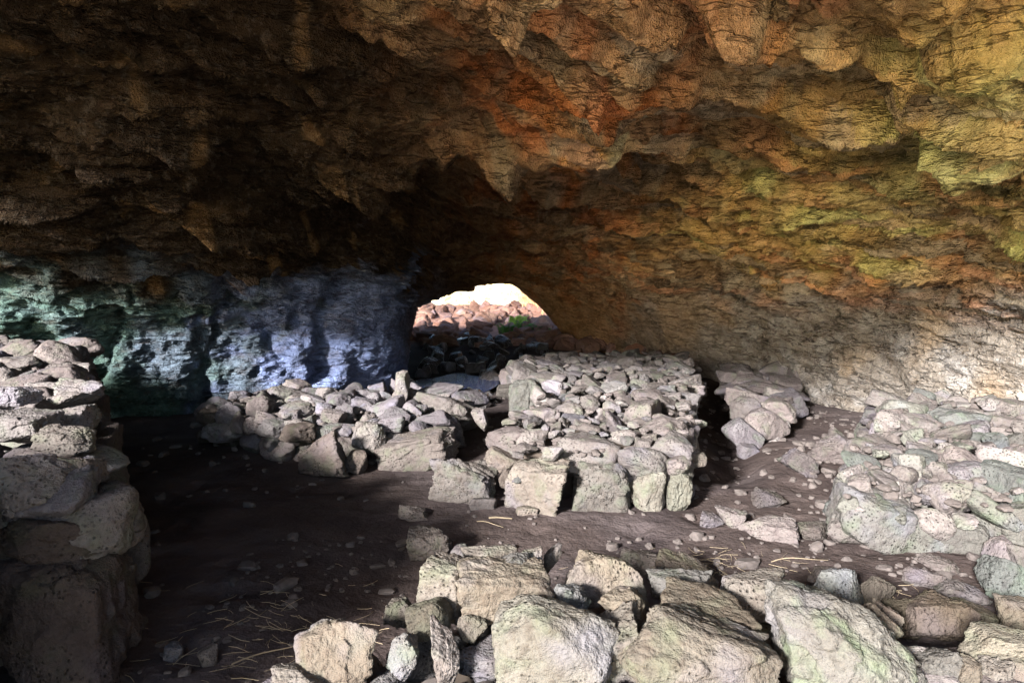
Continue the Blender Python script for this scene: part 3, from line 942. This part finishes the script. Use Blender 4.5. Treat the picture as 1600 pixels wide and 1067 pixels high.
# ---- tumbled wall close to the photographer
fw = root_at('dry_stone_wall', (0.9, 2.4, 0), 'tumbled wall of big pale pitted blocks across the foreground', 'stone wall')
f_poly = [(-0.85, 1.9), (2.6, 1.7), (2.6, 2.35), (1.2, 2.45), (0.4, 2.75), (-0.4, 2.6), (-0.85, 2.3)]
core(fw, f_poly, -0.1, 0.16, 0.05)
fill_top(fw, f_poly, lambda a, b: 0.24, 0.22, 60, 111)
CW = (1.04, 1.0, .95)
FS = [  # px, py, w, h, depth, deep, tint, ry, rz, block, seed
    (532, 1022, 140, 118, 2.30, 1.0, CW, -14, 10, 0.3, 121), (478, 1062, 110, 56, 2.2, 1.0, (1.0, 1.0, .95), 0, 0, 0.3, 122), (630, 1028, 50, 84, 2.3, 1.0, CW, 8, 0, 0.2, 123),
    (692, 1022, 58, 96, 2.28, 1.1, (.96, .92, .98), 6, 0, 0.1, 124), (672, 968, 70, 60, 2.45, 1.1, (.72, .78, .74), -24, 0, 0.7, 125), (736, 980, 48, 44, 2.42, 1.0, CREAM, 16, 0, 0.3, 126),
    (622, 958, 46, 46, 2.6, 1.0, (.95, .8, .65), 0, 0, 0.3, 127), (700, 918, 90, 96, 2.62, 0.9, (1.05, .98, .9), 8, -14, 0.8, 128), (785, 925, 160, 88, 2.55, 0.8, (1.05, 1.0, .92), 6, 8, 0.7, 129),
    (770, 880, 100, 50, 2.8, 0.9, (1.05, 1.0, .94), -4, 0, 0.5, 130), (802, 884, 58, 50, 2.66, 1.0, CW, 16, 0, 0.3, 131), (826, 880, 44, 50, 2.74, 1.0, (1.0, .92, .86), 4, 0, 0.5, 132),
    (864, 872, 46, 28, 2.85, 1.0, CW, -28, 0, 0.4, 133), (936, 900, 142, 76, 2.72, 0.9, (1.0, .88, .66), 6, 12, 0.2, 134), (892, 936, 54, 46, 2.5, 1.0, (.98, 1.0, 1.04), 6, 30, 0.9, 135),
    (872, 1012, 214, 150, 2.25, 0.8, (1.0, 1.04, .92), 4, -8, 0.8, 136), (975, 950, 96, 70, 2.45, 1.0, (1.0, .93, .82), 18, 0, 0.3, 137), (960, 1020, 110, 110, 2.27, 1.0, (1.0, .95, .85), -20, 0, 0.4, 138),
    (1062, 912, 108, 50, 2.72, 0.9, CW, 6, 0, 0.3, 139), (1184, 930, 118, 62, 2.66, 1.0, (1.08, 1.02, .95), 4, 6, 0.7, 140), (1100, 962, 160, 70, 2.45, 1.0, (1.05, .98, .86), 8, 0, 0.6, 141),
    (1085, 1032, 250, 150, 2.2, 0.9, (1.06, 1.0, .84), 16, -6, 0.6, 142), (1300, 1018, 236, 170, 2.25, 0.9, (1.06, 1.0, .86), 20, 8, 0.5, 143), (1284, 945, 80, 38, 2.55, 1.0, CW, 14, 0, 0.2, 144),
    (1363, 978, 70, 60, 2.45, 0.8, (1.0, .92, .85), 38, 0, 0.4, 145), (1398, 1020, 44, 42, 2.35, 1.0, CW, 12, 0, 0.3, 146), (1462, 1038, 84, 54, 2.3, 1.0, CREAM, -14, 0, 0.6, 147),
    (1568, 1010, 150, 62, 2.35, 0.9, (1.05, 1.04, .82), 4, 0, 0.4, 148), (1510, 1052, 44, 52, 2.25, 1.0, CW, 0, 0, 0.2, 149), (1552, 1052, 46, 56, 2.25, 1.0, CW, 4, 0, 0.2, 150),
    (1425, 1062, 60, 40, 2.2, 1.0, CREAM, 0, 0, 0.4, 151), (1595, 1055, 40, 50, 2.25, 1.0, PINK, 0, 0, 0.4, 152), (1385, 965, 46, 36, 2.7, 1.0, (.9, .8, .8), 24, 0, 0.3, 153),
    (1460, 962, 110, 70, 2.9, 1.0, (.62, .48, .32), -6, 0, 0.3, 154), (1400, 958, 50, 50, 2.95, 1.0, (.6, .45, .25), 0, 0, 0.3, 155), (1520, 960, 90, 40, 3.0, 1.0, (.7, .62, .48), 10, 0, 0.3, 156), (1590, 960, 60, 50, 2.8, 1.0, (.85, .78, .66), 0, 0, 0.6, 157),
]
for (px, py, w, h, d, deep, tn, ry, rz, blk, sd) in FS:
    stone_px(fw, px, py, w, h, d, deep, tn, sub=6, ry=ry, rz=rz, block=blk, k=16 + (sd % 5) * 5, seed=sd, mat=(M_front, M_front3, M_front, M_front2)[sd % 4], rough=0.6 + 0.2 * (sd % 4))

# ---- single rocks lying about
LOOSE = [
    (1306, 722, 84, 60, 5.9, 1.0, (1.0, .88, .82), 16, 201, M_stone, 'pinkish flat boulder alone on the bare earth path, shadow beside it'),
    (1320, 921, 96, 90, 3.25, 0.8, (.80, .95, .84), 4, 202, M_stone, 'upright green topped block standing behind the foreground wall'),
    (1368, 935, 46, 56, 3.3, 0.8, (.8, .72, .5), 20, 203, M_stone, 'thin brown slab leaning on the green topped block'),
    (1572, 915, 90, 66, 3.4, 1.0, (.62, .80, .74), 22, 204, M_stone, 'dark teal stained slab leaning at the picture edge'),
    (1068, 876, 110, 64, 3.5, 1.0, (.78, .64, .42), 18, 205, M_stone, 'brown peaked rock right behind the foreground wall, beside dry straw'),
    (1204, 822, 92, 44, 4.2, 1.0, (.95, .84, .78), 10, 206, M_stone, 'low rounded beige boulder half sunk in the earth path'),
    (1272, 828, 56, 32, 4.2, 1.0, (.92, .82, .68), 6, 207, M_stone, 'small rounded rock against the green faced wall slab'),
    (672, 845, 70, 58, 3.9, 1.0, (.62, .55, .46), -6, 208, M_stone, 'dim brown rock at the rim of the black shadow'),
    (716, 848, 30, 34, 3.85, 1.0, (.8, .76, .8), 0, 209, M_stone, 'small grey rock touching the dim brown rock'),
    (1008, 850, 76, 40, 3.75, 1.0, (.72, .62, .52), 14, 210, M_stone, 'flat brown rock half buried before the four upright stones'),
    (1110, 808, 44, 30, 4.45, 1.0, (.95, .85, .8), 10, 211, M_stone, 'small pointed rock at the foot of the long wall corner'),
    (1145, 806, 46, 34, 4.4, 1.0, (.92, .82, .78), -8, 212, M_stone, 'second small rock beside the long wall corner, rounder'),
    (1285, 900, 40, 26, 3.6, 1.0, (.6, .5, .36), 0, 213, M_stone, 'small brown stone lying left of the green topped block'),
    (272, 1031, 30, 34, 2.85, 0.8, (.85, .85, .95), 10, 214, M_stone, 'small grey stone chip on the earth where the shadow begins'),
    (326, 1030, 34, 40, 2.8, 0.8, (.95, .85, .75), -10, 215, M_stone, 'brown stone chip next to the grey chip on the earth'),
    (1391, 709, 14, 10, 5.6, 1.0, (1.0, .9, .85), 0, 216, M_stone, 'tiny pinkish stone alone on the path near the green wall'),
    (1252, 740, 60, 36, 5.5, 1.0, (.80, .72, .72), 30, 217, M_stone, 'dark lump of rock in front of the flat boulder'),
    (1200, 790, 50, 30, 4.8, 1.0, (.7, .6, .5), 5, 218, M_stone, 'low brown rock between the path and the rounded boulder'),
    (645, 792, 50, 26, 4.6, 1.0, (.6, .52, .46), 0, 219, M_stone, 'dim flat stone in the shadow left of the pale boulder'),
    (1470, 880, 70, 24, 3.7, 1.0, (.85, .75, .68), 4, 220, M_stone, 'flat pinkish slab on the gravel below the green faced wall'),
    (1440, 905, 60, 30, 3.5, 1.0, (.75, .66, .6), 8, 221, M_stone, 'low grey brown rock among rubble behind the foreground wall'),
    (1500, 925, 70, 34, 3.3, 1.0, (.72, .66, .62), 14, 222, M_stone, 'long grey brown rock sloping beside the teal slab'),
]
for (px, py, w, h, d, deep, tn, ry, sd, mt, lab) in LOOSE:
    o = stone_px(None, px, py, w, h, d, deep, tn, sub=6 if w > 40 else 5, ry=ry, seed=sd, block=0.35, mat=mt, name='rock', pits=0.4)
    # settle on the earth
    o.location.z = gz(o.location.x, o.location.y) + o.scale.z * 0.62
    tag(o, lab, 'rock', 'rocks lying on the cave floor')

_CH = [rock_verts(901 + i, 2, k=26, block=0.2 + 0.2 * i) for i in range(4)]


def chips_on(parent, poly, ztop, n, seed):
    """Stone chips and crumbs lodged between the stones of a wall and fallen round its foot."""
    g = np.random.RandomState(seed)
    xs, yy = [p[0] for p in poly], [p[1] for p in poly]
    V, Fc, k0 = [], [], 0
    while len(V) < n:
        p = (g.uniform(min(xs) - 0.3, max(xs) + 0.3), g.uniform(min(yy) - 0.3, max(yy) + 0.3))
        ins = inside_poly(p, poly)
        if not ins and g.rand() > 0.12:
            continue
        sz = 0.012 + 0.032 * g.rand()**2
        zz = ztop(p[0], p[1]) - 0.035 + g.uniform(-0.03, 0.03) if ins else gz(*p) + sz * 0.3
        a = g.uniform(0, 6.3)
        rot = np.array([[math.cos(a), -math.sin(a), 0], [math.sin(a), math.cos(a), 0], [0, 0, 1]])
        _cv, _cf = _CH[g.randint(4)]
        V.append((_cv * np.array([g.uniform(0.9, 1.7), 1, g.uniform(0.4, 0.9)]) * sz) @ rot.T + np.array([p[0] - parent.location.x, p[1] - parent.location.y, zz - parent.location.z]))
        Fc.append(_cf + k0)
        k0 += len(_cv)
    o = bpy.data.objects.new('stone_chips', mesh_from('stone_chips', np.concatenate(V), np.concatenate(Fc), False))
    o.data.materials.append(M_pebble)
    col.objects.link(o)
    o.parent = parent
    o['kind'] = 'stuff'


chips_on(mid, mid_poly, lambda a, b: mid_z(b), 900, 1)
chips_on(rw_, right_poly, lambda a, b: right_z(b), 700, 2)
chips_on(dw, d_poly, lambda a, b: dz_(b), 450, 3)
chips_on(ew, e_poly, lambda a, b: ez(b), 350, 4)
chips_on(bw, heap_poly, lambda a, b: 0.2, 250, 5)
chips_on(fw, f_poly, lambda a, b: 0.22, 350, 6)

# ------------------------------------------------------------------ far pit: cliff, red scree, wet rubble and puddle, ferns
cx_ = np.linspace(-9, 9, 240)
cz_ = np.linspace(-0.2, 2.45, 90)
CX, CZ = np.meshgrid(cx_, cz_)
cp = np.stack([CX.ravel(), np.zeros(CX.size), CZ.ravel()], 1)
cp[:, 1] = 25.8 - 8.0 * sstep(-0.7, 1.5, cp[:, 0]) + 0.5 * cp[:, 2]
n_ = fbm(np.stack([cp[:, 0] * 1.3, cp[:, 2] * 0.5, cp[:, 2] * 0], 1), 4)
cp[:, 1] += -0.45 * n_ - 0.12 * fbm(cp * 5, 3)
cp[:, 2] += (cp[:, 2] > 2.3) * 0.0
me = mesh_from('cliff', cp, grid_faces(len(cz_), len(cx_)))
cc_ = np.tile(np.array([0.60, 0.52, 0.30], np.float32), (len(cp), 1))
cc_ = lerp(cc_, np.array([0.70, 0.67, 0.56]), sstep(-0.1, 0.25, fbm(np.stack([cp[:, 0] * 3, cp[:, 2] * 0.6, cp[:, 1] * 0], 1) + 7, 3)))
cc_ = lerp(cc_, np.array([0.42, 0.22, 0.09]), sstep(-0.3, 0.5, cp[:, 0] + 0.4 * n_) * 0.85)
vcol(me, 'mineral', cc_)
me.materials.append(M_shell)
o = bpy.data.objects.new('pit_cliff', me)
col.objects.link(o)
tag(o, 'sunlit yellowish rock cliff seen through the far opening', 'cliff')

sc_root = root_at('scree_slope', (0, 20, 0.5), 'reddish slope of loose stones rising to the bright far opening', 'scree')
g = random.Random(301)
for i in range(260):
    yy = 14.0 + 8.0 * g.random()**1.2
    xx = g.uniform(-0.19 * yy, 0.085 * yy)
    s = g.uniform(0.09, 0.24) * (1.3 if g.random() < 0.15 else 1)
    place(sc_root, g.choice(PROTO_RED), (xx, yy, gz(xx, yy) + s * 0.35), (s * g.uniform(0.9, 1.4), s, s * g.uniform(0.5, 0.9)), (R(g.uniform(-25, 25)), R(g.uniform(-25, 25)), g.uniform(0, 6.3)), g.choice([PINK, CREAM, LAV, (1, .8, .7)]))

for i in range(38):
    yy = g.uniform(10.8, 15.3)
    xx = 2.75 - (yy - 11) * 0.36 - g.random()**1.5 * 0.9
    s = g.uniform(0.08, 0.26)
    place(sc_root, g.choice(PROTO_RED), (xx, yy, gz(xx, yy) + s * 0.3 + 0.25 * max(0, xx - 2.0 + (yy - 11) * 0.3)), (s * g.uniform(0.9, 1.5), s, s * g.uniform(0.5, 0.9)), (R(g.uniform(-25, 25)), R(g.uniform(-25, 25)), g.uniform(0, 6.3)), g.choice([PINK, CREAM, (1, .8, .6)]))

wet = root_at('rubble_bed', (-0.6, 12, 0), 'dark wet rubble on the passage floor around the blue glinting puddle', 'rubble')
for i in range(150):
    yy = g.uniform(8.3, 15.2)
    xx = g.uniform(-1.75, 0.9 + 0.02 * yy)
    if (xx + 0.95)**2 / 0.6**2 + (yy - 10.2)**2 / 1.5**2 < 1:
        continue
    if yy < 10.6 and xx > -0.25:
        continue
    s = g.uniform(0.05, 0.17)
    place(wet, g.choice(PROTO_WET), (xx, yy, gz(xx, yy) + s * 0.2), (s * g.uniform(0.9, 1.4), s, s * g.uniform(0.6, 1.0)), (R(g.uniform(-30, 30)), R(g.uniform(-30, 30)), g.uniform(0, 6.3)), (1, 1, 1))
t = NT('puddle_water')
pos = t.n('ShaderNodeNewGeometry').outputs['Position']
wm = t.n('ShaderNodeMapping', {'Vector': pos, 'Scale': (1.0, 3.0, 1.0)}).outputs[0]
nb = t.bump(t.noise(wm, 9, 3, 0.6, 1.0), 0.9, 0.06)
t.b.inputs['Specular Tint'].default_value = (0.4, 0.55, 1.0, 1)  # blue of the reflected sky put into the specular tint
M_water = t.out((0.008, 0.014, 0.05), nb, 0.02, 0.6)
ang = np.linspace(0, 2 * math.pi, 64, endpoint=False)
rr_ = 1 + 0.25 * np.array([math.sin(2 * a + 1) * 0.6 + math.sin(5 * a) * 0.4 for a in ang])
wv = np.concatenate([[[0, 0]], np.stack([0.62 * rr_ * np.cos(ang), 1.5 * rr_ * np.sin(ang)], 1)])
wv = np.concatenate([wv + np.array([-0.95, 10.2]), np.full((65, 1), -0.02)], 1)
wf = np.array([[0, 1 + i, 1 + (i + 1) % 64] for i in range(64)])
tag(link('water', mesh_from('water', wv, wf), M_water), kind='structure')


def frond_mesh(seed):
    """One feathered blade: leaflets left and right share the midrib."""
    g = random.Random(seed)
    bm = bmesh.new()
    n = 12
    rib = [bm.verts.new((0.30 * i / n, 0, 0.20 * math.sin(i / n * 2.3))) for i in range(n + 1)]
    for i in range(n):
        ln = 0.085 * math.sin(math.pi * (0.12 + 0.86 * i / n)) + 0.01
        a, b = rib[i], rib[i + 1]
        for s in (-1, 1):
            c = bm.verts.new((b.co.x + 0.01, s * ln, b.co.z - 0.02 + g.uniform(-.01, .01)))
            bm.faces.new((a, b, c))
    me = bpy.data.meshes.new('frond')
    bm.to_mesh(me)
    bm.free()
    return me


FR = [frond_mesh(i) for i in range(3)]
FRB = [frond_mesh(i + 9) for i in range(3)]
for m_ in FR:
    m_.materials.append(M_fern)
for m_ in FRB:
    m_.materials.append(M_fernb)
for (px, py, d, sz, br, lab) in ((812, 487, 17.0, 0.9, True, 'bright yellow green fern tuft at the sunny edge of the far opening'), (797, 499, 15.9, 0.9, False, 'dark green fern tuft low on the scree, nearest the dark rubble'),
                                 (825, 498, 16.0, 0.9, False, 'green fern tuft below the bright one, against the cave wall'), (842, 502, 15.6, 0.8, False, 'small dark fern tuft at the foot of the orange cave wall')):
    p = at(px, py, d)
    p.z = gz(p.x, p.y)
    fr = root_at('fern', p, lab, 'fern', 'ferns by the far opening')
    for i in range(16):
        link('frond', g.choice(FRB if br else FR), None, fr, p + Vector((g.uniform(-.3, .3) * sz, g.uniform(-.1, .1), 0.02)), (0, R(g.uniform(-50, -5)), g.uniform(0, 6.3)), [sz * g.uniform(0.7, 1.2)] * 3)

# ------------------------------------------------------------------ gravel and litter
g = np.random.RandomState(77)
vs_, fs_, n0 = [], [], 0
for i in range(900):
    q = g.rand()
    if q < 0.45:                               # along the green faced wall and behind the foreground
        xx, yy = g.uniform(0.6, 3.6), g.uniform(2.6, 4.2)
    elif q < 0.7:
        xx, yy = g.uniform(-1.6, 0.3), g.uniform(2.4, 4.2)
    elif q < 0.85:
        t_ = g.rand()
        xx, yy = 3.0 + 1.0 * t_ + g.normal() * 0.15, 9.6 - 3.2 * t_ + g.normal() * 0.2
    else:
        xx, yy = g.uniform(-2, 3.2), g.uniform(3.5, 8)
    s = np.exp(g.normal() * 0.6) * 0.010
    a = g.uniform(0, 6.3)
    rot = np.array([[math.cos(a), -math.sin(a), 0], [math.sin(a), math.cos(a), 0], [0, 0, 1]])
    v0, f0 = _CH[g.randint(4)]
    vs_.append((v0 * np.array([g.uniform(0.9, 1.7), 1, g.uniform(0.4, 0.9)]) * s) @ rot.T + np.array([xx, yy, gz(xx, yy) + s * 0.3]))
    fs_.append(f0 + n0)
    n0 += len(v0)
tag(link('gravel', mesh_from('gravel', np.concatenate(vs_), np.concatenate(fs_), False), M_pebble), 'small loose stones strewn over the earth floor', 'gravel', kind='stuff')

bm = bmesh.new()
for i in range(260):
    q = g.rand()
    if q < 0.5:
        c0 = np.array([-1.0, 2.95]) + g.normal(size=2) * np.array([0.35, 0.28])
    elif q < 0.8:
        c0 = np.array([1.15, 3.75]) + g.normal(size=2) * np.array([0.25, 0.12])
    else:
        c0 = np.array([1.9, 3.3]) + g.normal(size=2) * np.array([0.3, 0.12])
    ln, a = g.uniform(0.04, 0.16), g.uniform(0, 6.3)
    w = g.uniform(0.0006, 0.0016)
    zz = gz(c0[0], c0[1]) + g.uniform(0.006, 0.03)
    dx, dy = math.cos(a), math.sin(a)
    tz = g.uniform(-0.15, 0.15)
    pr = []
    for k_ in range(4):
        t_ = (k_ / 3 - 0.5) * ln
        b_ = 0.06 * ln * math.sin(k_ * 1.5)
        pr.append([bm.verts.new((c0[0] + dx * t_ - dy * (b_ + e[0]), c0[1] + dy * t_ + dx * (b_ + e[0]), zz + tz * t_ + e[1])) for e in ((-w, 0), (w, 0), (0, w * 1.6))])
    for k_ in range(3):
        for e in range(3):
            bm.faces.new((pr[k_][e], pr[k_][(e + 1) % 3], pr[k_ + 1][(e + 1) % 3], pr[k_ + 1][e]))
me = bpy.data.meshes.new('straw_litter')
bm.to_mesh(me)
bm.free()
tag(link('straw_litter', me, M_straw), 'dry straw and plant litter on the earth floor', 'litter', kind='stuff')


def stick(p0, p1, r, bend, lab):
    bm = bmesh.new()
    p0, p1 = Vector(p0), Vector(p1)
    rings = []
    for i in range(9):
        t_ = i / 8
        c = p0.lerp(p1, t_) + Vector((0, 0, bend * math.sin(math.pi * t_))) + Vector((0, bend * 0.7 * math.sin(2.2 * math.pi * t_), 0))
        q = r * (1.1 - 0.6 * t_)
        rings.append([bm.verts.new(c + Vector((q * 0.5 * math.cos(a), q * math.sin(a) * 0.8, q * math.sin(a))) - p0) for a in (0, 1.26, 2.51, 3.77, 5.03)])
    for i in range(8):
        for e in range(5):
            bm.faces.new((rings[i][e], rings[i][(e + 1) % 5], rings[i + 1][(e + 1) % 5], rings[i + 1][e]))
    bm.faces.new(rings[0])
    bm.faces.new(rings[-1][::-1])
    me = bpy.data.meshes.new('dry_stick')
    bm.to_mesh(me)
    bm.free()
    o = link('dry_stick', me, M_twig, None, p0)
    tag(o, lab, 'stick', 'dry sticks on the floor')


def gpt(px, py, up=0.012):
    p = onz(px, py, 0)
    p.z = gz(p.x, p.y) + up
    return p


stick(gpt(362, 1038), gpt(488, 1006), 0.003, 0.012, 'long pale straw stem on the earth beside the foreground boulder')
stick(gpt(745, 818), gpt(786, 826), 0.003, 0.012, 'thin dry twig on the earth before the long wall')
stick(gpt(764, 814), gpt(800, 816), 0.0055, 0.006, 'short thick pale twig next to the thin one')
stick(gpt(1205, 880), gpt(1295, 878), 0.0028, 0.02, 'straw stem pointing at the green topped block')
